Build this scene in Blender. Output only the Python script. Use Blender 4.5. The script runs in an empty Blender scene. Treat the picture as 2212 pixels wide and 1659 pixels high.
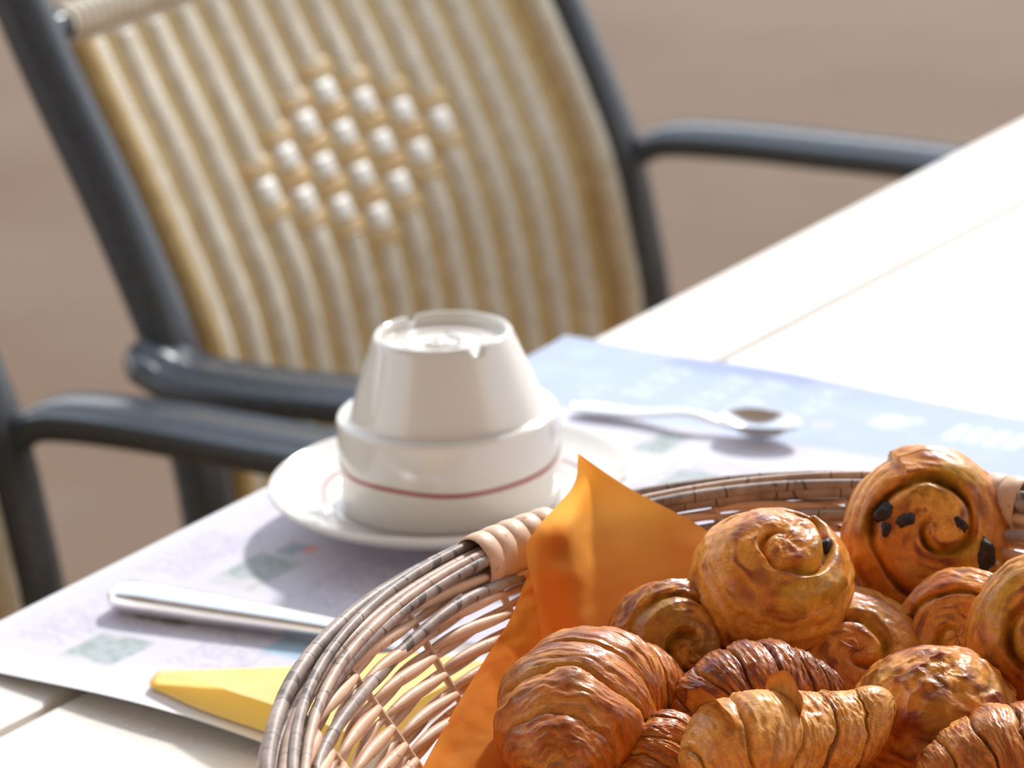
import bpy, math, random
import numpy as np
from mathutils import Vector, Matrix

scene = bpy.context.scene
C = scene.collection
PI = math.pi

# ------------------------------------------------------------------ camera
cam_data = bpy.data.cameras.new('camera')
cam = bpy.data.objects.new('camera', cam_data)
C.objects.link(cam)
cam_data.sensor_width = 36.0
cam_data.lens = 36.0 * 8032.0 / 2212.0
cam.matrix_world = Matrix((
    (0.9982, 0.0581, -0.0178, 0.0),
    (-0.0349, 0.3077, -0.9508, -1.5082),
    (-0.0498, 0.9497, 0.3092, 1.2921),
    (0, 0, 0, 1)))
cam_data.clip_start = 0.05
cam_data.clip_end = 200
cam_data.dof.use_dof = True
cam_data.dof.focus_distance = 1.235
cam_data.dof.aperture_fstop = 12.5
scene.camera = cam

# ------------------------------------------------------------------ light
world = bpy.data.worlds.new('sky')
scene.world = world
world.use_nodes = True
wn = world.node_tree
bg = wn.nodes['Background']
tc = wn.nodes.new('ShaderNodeTexCoord')
sep = wn.nodes.new('ShaderNodeSeparateXYZ')
ramp = wn.nodes.new('ShaderNodeValToRGB')
ramp.color_ramp.elements[0].position = 0.0
ramp.color_ramp.elements[0].color = (0.98, 0.97, 0.96, 1)
ramp.color_ramp.elements[1].position = 0.8
ramp.color_ramp.elements[1].color = (0.66, 0.81, 1.0, 1)
wn.links.new(tc.outputs['Generated'], sep.inputs[0])
wn.links.new(sep.outputs['Z'], ramp.inputs[0])
wn.links.new(ramp.outputs[0], bg.inputs['Color'])
bg.inputs['Strength'].default_value = 1.25

sun_data = bpy.data.lights.new('sun', 'SUN')
sun_data.energy = 3.0
sun_data.angle = math.radians(4)
sun_data.color = (1.0, 0.965, 0.92)
sun = bpy.data.objects.new('sun', sun_data)
C.objects.link(sun)
az, el = math.radians(24), math.radians(36)
sdir = Vector((math.sin(az) * math.cos(el), math.cos(az) * math.cos(el), math.sin(el)))
sun.rotation_euler = sdir.to_track_quat('Z', 'Y').to_euler()
sun.location = (1, 3, 4)

vs = scene.view_settings
vs.view_transform = 'Standard'
vs.look = 'None'
vs.exposure = 0.56
vs.gamma = 1.0
vs.use_curve_mapping = False

# ------------------------------------------------------------------ helpers
TZ = 0.74
Tn = np.array([.581, .814]); Tn /= np.linalg.norm(Tn)
Nn = np.array([.814, -.581]); Nn /= np.linalg.norm(Nn)
def W(n, t, z):
    """table-aligned (n: into the table, t: along its edge, z up) -> world"""
    n, t, z = np.broadcast_arrays(np.asarray(n, float), np.asarray(t, float), np.asarray(z, float))
    return np.stack([n * Nn[0] + t * Tn[0], n * Nn[1] + t * Tn[1], z], -1)
TABLE_ROT = math.atan2(Tn[1], Tn[0])

_rs = np.random.RandomState(7)
_perm = _rs.rand(32, 32, 32)
def vnoise(p):
    p = np.asarray(p, float)
    i = np.floor(p).astype(int); f = p - i
    f = f * f * (3 - 2 * f)
    i = i % 32; j = (i + 1) % 32
    x0, y0, z0 = i[..., 0], i[..., 1], i[..., 2]
    x1, y1, z1 = j[..., 0], j[..., 1], j[..., 2]
    fx, fy, fz = f[..., 0], f[..., 1], f[..., 2]
    def L(a, b, t): return a + (b - a) * t
    return L(L(L(_perm[x0, y0, z0], _perm[x1, y0, z0], fx), L(_perm[x0, y1, z0], _perm[x1, y1, z0], fx), fy),
             L(L(_perm[x0, y0, z1], _perm[x1, y0, z1], fx), L(_perm[x0, y1, z1], _perm[x1, y1, z1], fx), fy), fz) * 2 - 1
def fnoise(p, o=3):
    s = 0; a = 1
    for k in range(o):
        s = s + a * vnoise(np.asarray(p) * 2 ** k + 17.3 * k); a *= .5
    return s
def smooth(a, b, x):
    t = np.clip((x - a) / (b - a), 0, 1); return t * t * (3 - 2 * t)

def mesh_obj(name, verts, faces, mat, parent=None, col=None, uv=None, smooth_sh=True):
    me = bpy.data.meshes.new(name)
    me.from_pydata([tuple(v) for v in np.asarray(verts).reshape(-1, 3)], [], faces)
    if smooth_sh:
        me.polygons.foreach_set('use_smooth', [True] * len(me.polygons))
    if col is not None:
        a = me.color_attributes.new('Col', 'FLOAT_COLOR', 'POINT')
        cc = np.ones((len(me.vertices), 4), np.float32); cc[:, :3] = np.asarray(col).reshape(-1, 3)
        a.data.foreach_set('color', cc.ravel())
    if uv is not None:
        lay = me.uv_layers.new(name='UVMap')
        li = np.empty(len(me.loops), np.int32); me.loops.foreach_get('vertex_index', li)
        lay.data.foreach_set('uv', np.asarray(uv, np.float32).reshape(-1, 2)[li].ravel())
    if mat is not None:
        me.materials.append(mat)
    me.update()
    o = bpy.data.objects.new(name, me)
    C.objects.link(o)
    if parent is not None:
        o.parent = parent
        o.matrix_parent_inverse = parent.matrix_world.inverted()
    return o

def grid_faces(nu, nv, cu=False, cv=False, off=0):
    f = []
    for i in range(nu if cu else nu - 1):
        for j in range(nv if cv else nv - 1):
            a = i * nv + j; b = ((i + 1) % nu) * nv + j
            c = ((i + 1) % nu) * nv + (j + 1) % nv; d = i * nv + (j + 1) % nv
            f.append((off + a, off + b, off + c, off + d))
    return f

class MB:
    def __init__(s): s.v = []; s.f = []; s.u = []; s.n = 0
    def add(s, v, f, u=None):
        v = np.asarray(v, float).reshape(-1, 3)
        s.f += [tuple(i + s.n for i in q) for q in f]
        s.v.append(v); s.u.append(np.zeros((len(v), 2)) if u is None else np.asarray(u).reshape(-1, 2)); s.n += len(v)
        return s
    def obj(s, name, mat, parent=None, **k):
        return mesh_obj(name, np.concatenate(s.v), s.f, mat, parent, uv=np.concatenate(s.u), **k)

def frames(P, closed=False, up=None):
    P = np.asarray(P, float)
    if closed: Tg = np.roll(P, -1, 0) - np.roll(P, 1, 0)
    else: Tg = np.gradient(P, axis=0)
    Tg /= np.linalg.norm(Tg, axis=1, keepdims=True) + 1e-12
    if up is None: up = np.array([0, 0, 1.])
    S = np.cross(Tg, np.asarray(up, float) + np.zeros_like(P)); S /= np.linalg.norm(S, axis=1, keepdims=True) + 1e-9
    U = np.cross(S, Tg)
    return Tg, S, U

def tube_geo(P, r, ns=8, closed=False, up=None, ry=None, capped=True):
    P = np.asarray(P, float); n = len(P)
    Tg, S, U = frames(P, closed, up)
    r = np.broadcast_to(np.asarray(r, float), (n,)); ry = r if ry is None else np.broadcast_to(np.asarray(ry, float), (n,))
    a = np.arange(ns) / ns * 2 * PI
    V = P[:, None, :] + S[:, None, :] * (np.cos(a)[None, :, None] * r[:, None, None]) + U[:, None, :] * (np.sin(a)[None, :, None] * ry[:, None, None])
    f = [q[::-1] for q in grid_faces(n, ns, closed, True)]
    d = np.concatenate([[0], np.cumsum(np.linalg.norm(np.diff(P, axis=0), axis=1))])
    uv = np.stack(np.broadcast_arrays(d[:, None], a[None, :] / (2 * PI)), -1)
    if not closed and capped:
        f.append(tuple(range(ns))); f.append(tuple(range((n - 1) * ns, n * ns))[::-1])
    return V, f, uv
def tube(name, P, r, mat, parent=None, **k):
    V, f, uv = tube_geo(P, r, **k)
    return mesh_obj(name, V, f, mat, parent, uv=uv)

def catmull(P, n):
    P = np.asarray(P, float)
    Q = np.concatenate([[2 * P[0] - P[1]], P, [2 * P[-1] - P[-2]]])
    out = []
    m = len(P) - 1
    for x in np.linspace(0, m, n):
        i = min(int(x), m - 1); t = x - i
        a, b, c, d = Q[i], Q[i + 1], Q[i + 2], Q[i + 3]
        out.append(.5 * ((2 * b) + (c - a) * t + (2 * a - 5 * b + 4 * c - d) * t * t + (3 * b - a - 3 * c + d) * t ** 3))
    return np.array(out)
def catgrid(G, nu, nv):
    G = np.asarray(G, float)
    A = np.stack([catmull(G[:, j], nu) for j in range(G.shape[1])], 1)
    return np.stack([catmull(A[i], nv) for i in range(nu)], 0)

def box_geo(c0, c1, bev=.003):
    """axis aligned box in (n,t,z), chamfered edges, returned in those coordinates"""
    import bmesh
    bm = bmesh.new(); bmesh.ops.create_cube(bm, size=1)
    c0 = np.array(c0, float); c1 = np.array(c1, float)
    for v in bm.verts:
        v.co = Vector((c0 + c1) / 2 + np.array(v.co) * (c1 - c0))
    if bev: bmesh.ops.bevel(bm, geom=list(bm.edges), offset=bev, segments=2, affect='EDGES')
    bm.verts.index_update()
    V = np.array([v.co for v in bm.verts]); F = [tuple(v.index for v in f.verts) for f in bm.faces]
    bm.free()
    return V, F
def box(name, c0, c1, mat, parent, bev=.003):
    V, F = box_geo(c0, c1, bev)
    return mesh_obj(name, W(V[:, 0], V[:, 1], V[:, 2]), F, mat, parent, smooth_sh=False)

def lathe_geo(prof, ns=96, notch=None):
    prof = np.asarray(prof, float); a = np.arange(ns) / ns * 2 * PI
    V = np.stack([prof[:, None, 0] * np.cos(a), prof[:, None, 0] * np.sin(a), np.broadcast_to(prof[:, None, 1], (len(prof), ns))], -1)
    return V, grid_faces(len(prof), ns, False, True)

def tag(o, label, cat, group=None):
    o['label'] = label; o['category'] = cat
    if group: o['group'] = group
    return o
def empty(name, loc, label=None, cat=None, group=None):
    o = bpy.data.objects.new(name, None); o.empty_display_size = .05
    C.objects.link(o); o.location = loc
    o.matrix_world = Matrix.Translation(Vector(loc))
    if label: tag(o, label, cat, group)
    return o

# ------------------------------------------------------------------ materials
def principled(name, color=(.8, .8, .8), rough=.5, metal=0., spec=.5, coat=0., coat_rough=.1, sheen=0., sss=0., trans=0.):
    m = bpy.data.materials.new(name); m.use_nodes = True
    b = m.node_tree.nodes['Principled BSDF']
    b.inputs['Base Color'].default_value = (*color, 1)
    b.inputs['Roughness'].default_value = rough
    b.inputs['Metallic'].default_value = metal
    b.inputs['Specular IOR Level'].default_value = spec
    b.inputs['Coat Weight'].default_value = coat
    b.inputs['Coat Roughness'].default_value = coat_rough
    if sss:
        b.inputs['Subsurface Weight'].default_value = sss
        b.inputs['Subsurface Radius'].default_value = (.006, .003, .001)
        b.inputs['Subsurface Scale'].default_value = 1.0
    return m
def nd(m, t, **k):
    n = m.node_tree.nodes.new(t)
    for a, v in k.items():
        if a in n.inputs: n.inputs[a].default_value = v
        else: setattr(n, a, v)
    return n
def lk(m, a, b): m.node_tree.links.new(a, b)
def bsdf(m): return m.node_tree.nodes['Principled BSDF']
def coords(m, kind='Object', scale=(1, 1, 1)):
    t = nd(m, 'ShaderNodeTexCoord'); mp = nd(m, 'ShaderNodeMapping')
    mp.inputs['Scale'].default_value = scale
    lk(m, t.outputs[kind], mp.inputs[0]); return mp.outputs[0]
def mixcol(m, fac, a, b):
    mx = nd(m, 'ShaderNodeMix', data_type='RGBA')
    for sock, v in ((mx.inputs['Factor'], fac), (mx.inputs[6], a), (mx.inputs[7], b)):
        if hasattr(v, 'links') or hasattr(v, 'is_output'): lk(m, v, sock)
        else: sock.default_value = v if not isinstance(v, tuple) else (*v, 1)[:4]
    return mx.outputs[2]
def noise_ramp(m, co, scale, c0, c1, lo=.35, hi=.65, detail=4, rough=.6):
    n = nd(m, 'ShaderNodeTexNoise'); n.inputs['Scale'].default_value = scale; n.inputs['Detail'].default_value = detail; n.inputs['Roughness'].default_value = rough
    lk(m, co, n.inputs['Vector'])
    r = nd(m, 'ShaderNodeValToRGB')
    r.color_ramp.elements[0].position = lo; r.color_ramp.elements[0].color = (*c0, 1)
    r.color_ramp.elements[1].position = hi; r.color_ramp.elements[1].color = (*c1, 1)
    lk(m, n.outputs['Fac'], r.inputs[0])
    return n.outputs['Fac'], r.outputs[0]
def bump(m, h, strength=.3, dist=.001):
    b = nd(m, 'ShaderNodeBump'); b.inputs['Strength'].default_value = strength; b.inputs['Distance'].default_value = dist
    lk(m, h, b.inputs['Height']); lk(m, b.outputs[0], bsdf(m).inputs['Normal']); return b

M = {}
def floor_mat():
    m = principled('terrace_concrete', rough=.85, spec=.3); co = coords(m)
    f, c = noise_ramp(m, co, 1.3, (.118, .060, .027), (.155, .098, .060), .3, .7, 6)
    f2, c2 = noise_ramp(m, co, 60, (.86, .86, .86), (1, 1, 1), .3, .7, 3)
    mx = nd(m, 'ShaderNodeMix', data_type='RGBA', blend_type='MULTIPLY'); mx.inputs['Factor'].default_value = 1
    lk(m, c, mx.inputs[6]); lk(m, c2, mx.inputs[7]); lk(m, mx.outputs[2], bsdf(m).inputs['Base Color'])
    bump(m, f2, .4, .002); return m
M['floor'] = floor_mat()
def table_mat():
    m = principled('pale_tabletop', rough=.30, spec=.7, coat=.35, coat_rough=.16); co = coords(m)
    f, c = noise_ramp(m, co, 9, (.76, .67, .57), (.84, .78, .71), .3, .7, 5)
    lk(m, c, bsdf(m).inputs['Base Color'])
    f2, c2 = noise_ramp(m, co, 22, (.2, .2, .2), (.36, .36, .36), .3, .7, 4)
    lk(m, c2, bsdf(m).inputs['Roughness'])
    bump(m, f, .05, .001); return m
M['table'] = table_mat()
M['table_leg'] = principled('brown_table_base', (.16, .11, .08), .5)
def frame_mat():
    m = principled('slate_frame', (.05, .058, .07), .25, 0, .5); co = coords(m)
    f, c = noise_ramp(m, co, 200, (.042, .048, .058), (.062, .070, .084), .3, .7, 3)
    lk(m, c, bsdf(m).inputs['Base Color']); bump(m, f, .05, .0005); return m
M['frame'] = frame_mat()
def wick(name, c0, c1):
    m = principled(name, rough=.5, spec=.4); co = coords(m)
    f, c = noise_ramp(m, co, 90, c0, c1, .3, .7, 3)
    lk(m, c, bsdf(m).inputs['Base Color']); return m
M['cream'] = wick('cream_wicker', (.58, .49, .35), (.74, .67, .55))
M['tan'] = wick('tan_wicker', (.42, .27, .09), (.54, .38, .16))
M['pattern_tan'] = wick('honey_wicker', (.50, .31, .11), (.60, .40, .17))
M['white_wicker'] = wick('white_wicker', (.86, .83, .76), (.92, .90, .84))
M['ceramic'] = principled('white_glazed_ceramic', (.75, .71, .65), .12, 0, .5, coat=.6, coat_rough=.05)
M['red_line'] = principled('red_glaze_line', (.33, .012, .018), .2, 0, .5, coat=.4)
def steel():
    m = principled('polished_steel', (.88, .86, .84), .2, 1.0); co = coords(m)
    f, c = noise_ramp(m, co, 40, (.18, .18, .18), (.3, .3, .3), .3, .7, 2)
    lk(m, c, bsdf(m).inputs['Roughness']); return m
M['steel'] = steel()
def vcol(name, rough, spec=.5, bumps=None, coat=0., sss=0., trl=0., cr=.1):
    m = principled(name, rough=rough, spec=spec, coat=coat, sss=sss, coat_rough=cr)
    a = nd(m, 'ShaderNodeVertexColor'); a.layer_name = 'Col'
    col = a.outputs['Color']
    b = bsdf(m)
    lk(m, col, b.inputs['Base Color'])
    if bumps:
        co = coords(m, 'Object', bumps[2] if len(bumps) > 2 else (1, 1, 1))
        f, c = noise_ramp(m, co, bumps[0], (0, 0, 0), (1, 1, 1), .3, .7, 5)
        bump(m, f, bumps[1], .001)
    return m
M['mat_paper'] = vcol('printed_paper', .7, .15)
def crust():
    m = principled('glazed_crust', rough=.46, spec=.2, coat=.34, coat_rough=.10, sss=.07)
    b = bsdf(m); b.inputs['Subsurface Radius'].default_value = (.002, .0008, .0003)
    a = nd(m, 'ShaderNodeVertexColor'); a.layer_name = 'Col'
    co = coords(m)
    f1, c1 = noise_ramp(m, co, 330, (.80, .74, .68), (1.14, 1.12, 1.08), .30, .70, 5)
    f2, c2 = noise_ramp(m, co, 1500, (.82, .80, .78), (1.12, 1.12, 1.10), .30, .70, 2)
    out = a.outputs['Color']
    for c in (c1, c2):
        mx = nd(m, 'ShaderNodeMix', data_type='RGBA', blend_type='MULTIPLY'); mx.inputs['Factor'].default_value = 1
        lk(m, out, mx.inputs[6]); lk(m, c, mx.inputs[7]); out = mx.outputs[2]
    lk(m, out, b.inputs['Base Color'])
    ad = nd(m, 'ShaderNodeMath', operation='MULTIPLY_ADD'); ad.inputs[1].default_value = .35
    lk(m, f2, ad.inputs[0]); lk(m, f1, ad.inputs[2])
    bump(m, ad.outputs[0], .22, .001)
    lk(m, m.node_tree.nodes[-1].outputs[0] if False else [n for n in m.node_tree.nodes if n.type == 'BUMP'][0].outputs[0], b.inputs['Coat Normal'])
    return m
M['crust'] = crust()
def paper(name, c0, c1, tr, dots=False):
    m = bpy.data.materials.new(name); m.use_nodes = True
    nt = m.node_tree; b = bsdf(m); b.inputs['Roughness'].default_value = .85; b.inputs['Specular IOR Level'].default_value = .15
    co = coords(m); f, c = noise_ramp(m, co, 25, c0, c1, .3, .7, 6)
    f2, _ = noise_ramp(m, co, 900, c0, c1, .3, .7, 2)
    if dots:
        uvc = coords(m, 'UV')
        v = nd(m, 'ShaderNodeTexVoronoi'); v.inputs['Scale'].default_value = 1.0; v.inputs['Randomness'].default_value = 0.0
        lk(m, uvc, v.inputs['Vector'])
        r = nd(m, 'ShaderNodeMath', operation='LESS_THAN'); r.inputs[1].default_value = .16
        lk(m, v.outputs['Distance'], r.inputs[0])
        # perforation rows come in bands
        sp = nd(m, 'ShaderNodeSeparateXYZ'); lk(m, uvc, sp.inputs[0])
        w = nd(m, 'ShaderNodeMath', operation='PINGPONG'); w.inputs[1].default_value = 11
        lk(m, sp.outputs['Y'], w.inputs[0])
        lt = nd(m, 'ShaderNodeMath', operation='LESS_THAN'); lt.inputs[1].default_value = 4.0
        lk(m, w.outputs[0], lt.inputs[0])
        mu = nd(m, 'ShaderNodeMath', operation='MULTIPLY'); lk(m, r.outputs[0], mu.inputs[0]); lk(m, lt.outputs[0], mu.inputs[1])
        mu2 = nd(m, 'ShaderNodeMath', operation='MULTIPLY'); lk(m, mu.outputs[0], mu2.inputs[0]); mu2.inputs[1].default_value = .30
        c = mixcol(m, mu2.outputs[0], c, tuple(x * .45 for x in c1))
    lk(m, c, b.inputs['Base Color']); bump(m, f2, .25, .0005)
    t = nd(m, 'ShaderNodeBsdfTranslucent'); lk(m, c, t.inputs['Color'])
    mx = nd(m, 'ShaderNodeMixShader'); mx.inputs[0].default_value = tr
    lk(m, b.outputs[0], mx.inputs[1]); lk(m, t.outputs[0], mx.inputs[2])
    lk(m, mx.outputs[0], nt.nodes['Material Output'].inputs['Surface'])
    return m
M['orange'] = paper('orange_tissue', (.94, .34, .04), (.98, .44, .08), .65, True)
M['orange_plain'] = paper('orange_tissue_plain', (.97, .42, .06), (.99, .52, .13), .86)
M['yellow'] = paper('yellow_tissue', (.95, .74, .30), (.97, .80, .38), .35)
def willow(name, c0, c1, dark, crack=.0, ringscale=60):
    m = principled(name, rough=.5, spec=.4); co = coords(m)
    f, c = noise_ramp(m, co, 60, c0, c1, .3, .7, 5, .7)
    f2, s = noise_ramp(m, co, 190, dark, (1, 1, 1), .30, .36, 3)
    mx = nd(m, 'ShaderNodeMix', data_type='RGBA', blend_type='MULTIPLY'); mx.inputs['Factor'].default_value = .9
    lk(m, c, mx.inputs[6]); lk(m, s, mx.inputs[7]); out = mx.outputs[2]
    if crack:
        uvc = coords(m, 'UV', (ringscale, .12, 1))
        v = nd(m, 'ShaderNodeTexVoronoi', feature='DISTANCE_TO_EDGE'); v.inputs['Scale'].default_value = 1.0
        lk(m, uvc, v.inputs['Vector'])
        l = nd(m, 'ShaderNodeMath', operation='LESS_THAN'); l.inputs[1].default_value = .014
        lk(m, v.outputs['Distance'], l.inputs[0])
        mu = nd(m, 'ShaderNodeMath', operation='MULTIPLY'); mu.inputs[1].default_value = crack; lk(m, l.outputs[0], mu.inputs[0])
        out = mixcol(m, mu.outputs[0], out, (.06, .04, .03))
    lk(m, out, bsdf(m).inputs['Base Color']); bump(m, f, .35, .001); return m
M['peeled'] = willow('peeled_willow', (.60, .36, .22), (.74, .49, .33), (.45, .28, .2))
M['bark'] = willow('willow_bark', (.13, .085, .07), (.46, .36, .31), (.3, .22, .18), .8, 42)
M['bark2'] = willow('pale_willow_bark', (.30, .20, .15), (.64, .45, .34), (.35, .25, .2), .6, 34)
M['binding'] = willow('peeled_willow_split', (.62, .38, .24), (.76, .52, .37), (.6, .42, .3))
def raisin_m():
    m = principled('raisin_skin', (.018, .013, .012), .45, 0, .3); co = coords(m)
    f, c = noise_ramp(m, co, 500, (.01, .008, .008), (.05, .03, .025), .3, .7, 4)
    lk(m, c, bsdf(m).inputs['Base Color']); bump(m, f, .8, .001); return m
M['raisin'] = raisin_m()

# ------------------------------------------------------------------ floor
fl = mesh_obj('floor', [(-12, -6, 0), (14, -6, 0), (14, 20, 0), (-12, 20, 0)], [(0, 1, 2, 3)], M['floor'], smooth_sh=False)
fl['kind'] = 'structure'; fl['label'] = 'blurred tan concrete terrace floor under the chairs'

# unseen wall and canopy, added to block front sky and give warm fill
def slab(name, x0, x1, y0, y1, z0, z1, mat, label):
    V = [(x, y, z) for x in (x0, x1) for y in (y0, y1) for z in (z0, z1)]
    o = mesh_obj(name, V, [(0, 1, 3, 2), (4, 6, 7, 5), (0, 4, 5, 1), (2, 3, 7, 6), (0, 2, 6, 4), (1, 5, 7, 3)], mat, smooth_sh=False)
    o['kind'] = 'structure'; o['label'] = label
    return o
M['plaster'] = principled('shade_wall_plaster', (.72, .62, .52), .9, 0, .2)
M['canvas'] = principled('shade_canopy_canvas', (.80, .77, .72), .9, 0, .2)
slab('shade_wall', -5, 5, -3.4, -3.2, 0, 3.0, M['plaster'], 'added unseen warm wall behind the viewer, blocks front sky and warms the fill')
slab('shade_canopy', -3.6, 3.6, -3.2, 0.55, 2.62, 2.65, M['canvas'], 'added unseen cream canopy over the table, cuts overhead sky light')

# ------------------------------------------------------------------ table
tb = empty('table', W(.3, .25, 0), 'pale glossy dining table with a long edge board under the placemat', 'table')
T0, T1 = -.62, 1.05
def board(name, poly, z0, z1, mat, parent, bev=.0018):
    """prism over an (n,t) quad with a softened upper edge"""
    poly = np.array(poly, float); cen = poly.mean(0)
    rings = []
    for (inset, z) in ((0, z0), (0, z1 - bev * 2), (bev * .5, z1 - bev * .7), (bev * 1.6, z1)):
        d = poly - cen; q = cen + d * (1 - inset / np.maximum(np.abs(d), .01))
        rings.append(W(q[:, 0], q[:, 1], z))
    V = np.concatenate(rings); k = len(poly)
    F = grid_faces(4, k, False, True) + [tuple(range(3 * k, 4 * k)), tuple(range(k))[::-1]]
    return mesh_obj(name, V, F, mat, parent, smooth_sh=False)
def seam(t): return -.0205 + (t - .0) * .0288
board('edge_board', [(-.0885, T0), (seam(T0) - .0018, T0), (seam(T1) - .0018, T1), (-.0885, T1)], TZ - .028, TZ, M['table'], tb)
board('top_board', [(seam(T0) + .0018, T0), (.36, T0), (.36, T1), (seam(T1) + .0018, T1)], TZ - .028, TZ, M['table'], tb)
board('top_board', [(.3622, T0), (.69, T0), (.69, T1), (.3622, T1)], TZ - .028, TZ, M['table'], tb)
for n0, n1 in ((-.02, .0), (.60, .62)):
    box('apron', (n0, T0 + .08, TZ - .10), (n1, T1 - .08, TZ - .0285), M['table_leg'], tb)
for t0 in (T0 + .08, T1 - .10):
    box('apron', (.0005, t0, TZ - .10), (.5995, t0 + .02, TZ - .0285), M['table_leg'], tb)
for n0 in (.002, .548):
    for t0 in (T0 + .101, T1 - .151):
        box('leg', (n0, t0, 0), (n0 + .05, t0 + .05, TZ - .0285), M['table_leg'], tb)

# ------------------------------------------------------------------ chairs
PZ = np.array([0, .30, .45, .558, .608, .66, .7023, .7546, .8065, .8586, .90])
PN = np.array([-.475, -.425, -.412, -.4175, -.4245, -.4355, -.452, -.476, -.5025, -.527, -.545])
_pf = catmull(np.stack([PN, PZ], 1), 300)
def prof(z): return np.interp(z, _pf[:, 1], _pf[:, 0])
TLc, TRc = .3426, .8278
def make_chair():
    ch = empty('armchair', W(-.25, .585, 0))
    prz = catmull(np.stack([PN, PZ * 0, PZ], 1), 70)
    for tp in (TLc, TRc):
        P = W(prz[:, 0], tp, prz[:, 2])
        tube('back_post', P, .0178, M['frame'], ch, ns=16, up=(Nn[0], Nn[1], 0), ry=.0150)
    # top rail, joining the posts, arched
    tt = np.linspace(TLc, TRc, 30); s = (tt - TLc) / (TRc - TLc)
    tube('top_rail', W(-.545 - .02 * np.sin(PI * s), tt, .897 + .025 * np.sin(PI * s)), .013, M['frame'], ch, ns=14)
    # dark stubs and wicker wrapped cross rail
    for z in (.838, .672, .47):
        for (a, b) in ((TLc + .008, TLc + .034), (TRc - .034, TRc - .008)):
            tube('rail_stub', W(prof(z) - .004, np.linspace(a, b, 4), z), .0085, M['frame'], ch, ns=12)
    tt = np.linspace(TLc + .03, TRc - .03, 220)
    rr = .0105 + .0009 * np.sign(np.sin(np.arange(220) * PI / 2 + .3))
    back = tube('backrest', W(prof(.838) - .004 - .012 * np.sin(PI * (tt - TLc) / (TRc - TLc)), tt, .838), rr, M['cream'], ch, ns=12)
    back['label'] = 'woven cream and tan wicker backrest with a diamond check pattern'
    # woven sheet: tan ground strip columns and raised cream columns
    zt, zb = .828, .455
    t_a, t_b = TLc + .034, TRc - .034
    def surf(t, z, off=0.):
        s = (t - t_a) / (t_b - t_a)
        return W(prof(z) - .012 * np.sin(PI * np.clip(s, 0, 1)) + off, t, z)
    # side rolls
    zz = np.linspace(zb, zt, 150)
    for te in (t_a - .006, t_b + .006):
        tube('side_roll', surf(te + 0 * zz, zz), .0115 + .0004 * np.sin(zz * 2500), M['tan'] if te < t_a else M['cream'], back, ns=12, up=(Nn[0], Nn[1], 0))
    pitch = .0309; tc0 = .5725; zc0 = .718; rowp = .0128
    ncol = 13
    def column(name, tcen, w, z0, z1, mat, hgt, base, ridge, rp=.0034, n_w=9):
        nz = max(4, int((z1 - z0) / rp * 4))
        zs = np.linspace(z0, z1, nz); us = np.linspace(-1, 1, n_w)
        rdg = np.abs(np.sin(zs * PI / rp)) ** .7
        ends = np.clip(np.minimum(zs - z0, z1 - zs) / .002, 0, 1) ** .5
        H = base + (hgt * (1 - us[None, :] ** 4) * (1 - ridge + ridge * rdg[:, None])) * ends[:, None]
        Zg, Ug = np.meshgrid(zs, us, indexing='ij')
        V = surf(tcen + Ug * w / 2, Zg, H)
        return mesh_obj(name, V, grid_faces(nz, n_w), mat, back)
    # ground sheet of tan strands
    for i in range(-7, 7):
        tcn = tc0 + (i + .5) * pitch
        if t_a < tcn < t_b:
            column('tan_strand_column', tcn, .0165, zb, zt, M['tan'], .0012, 0., .6, .0052, 7)
    for i in range(-6, 8):
        tcn = tc0 + i * pitch
        if not (t_a + .008 < tcn < t_b - .004): continue
        if abs(i) <= 3:
            # the diamond check interrupts the column
            k = 3 - abs(i)
            zh = zc0 + (k + .5) * rowp; zl = zc0 - (k + .5) * rowp
            column('cream_strand_column', tcn, .0185, zb, zl, M['cream'], .0036, .0008, .8)
            column('cream_strand_column', tcn, .0185, zh, zt, M['cream'], .0036, .0008, .8)
            for r in range(-k, k + 1):
                zc = zc0 + r * rowp
                white = (r + k) % 2 == 0
                if white: column('white_block', tcn, .0190, zc - rowp * .52, zc + rowp * .52, M['white_wicker'], .0042, .0014, 0.)
                else: column('honey_block', tcn, .034, zc - rowp * .46, zc + rowp * .46, M['pattern_tan'], .0036, .0006, .25, .0043)
            for r in (-k - 1, k + 1):
                zc = zc0 + r * rowp
                column('honey_block', tcn, .034, zc - rowp * .46, zc + rowp * .46, M['pattern_tan'], .0036, .0006, .25, .0043)
        else:
            column('cream_strand_column', tcn, .0185, zb, zt, M['cream'] if i < 7 else M['tan'], .0036, .0008, .8)
    # arms: flat grooved bars with a raised start
    for tp, sg in ((TLc, -1), (TRc, 1)):
        if sg > 0: ctl = [(-.452, tp + .012, .648), (-.43, tp + .017, .658), (-.406, tp + .022, .667), (-.352, tp + .024, .670), (-.28, tp + .022, .671), (-.20, tp + .02, .671), (-.11, tp + .016, .667), (-.072, tp + .014, .654), (-.060, tp + .012, .63)]
        else: ctl = [(-.441, tp - .024, .667), (-.425, tp - .023, .660), (-.406, tp - .022, .655), (-.352, tp - .021, .654), (-.28, tp - .02, .657), (-.20, tp - .02, .659), (-.11, tp - .016, .657), (-.072, tp - .014, .646), (-.060, tp - .012, .625)]
        Q = catmull(ctl, 60)
        P = W(Q[:, 0], Q[:, 1], Q[:, 2])
        Tg, S, U = frames(P)
        sh = np.array([(-1, -.15), (-.92, .55), (-.72, .95), (-.5, .35), (-.36, .98), (0, 1), (.36, .98), (.5, .35), (.72, .95), (.92, .55), (1, -.15), (.9, -.8), (.5, -1), (-.5, -1), (-.9, -.8)])
        wv = np.interp(np.linspace(0, 1, 60), [0, .08, .25, 1], [.012, .022, .0255, .024])
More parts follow.
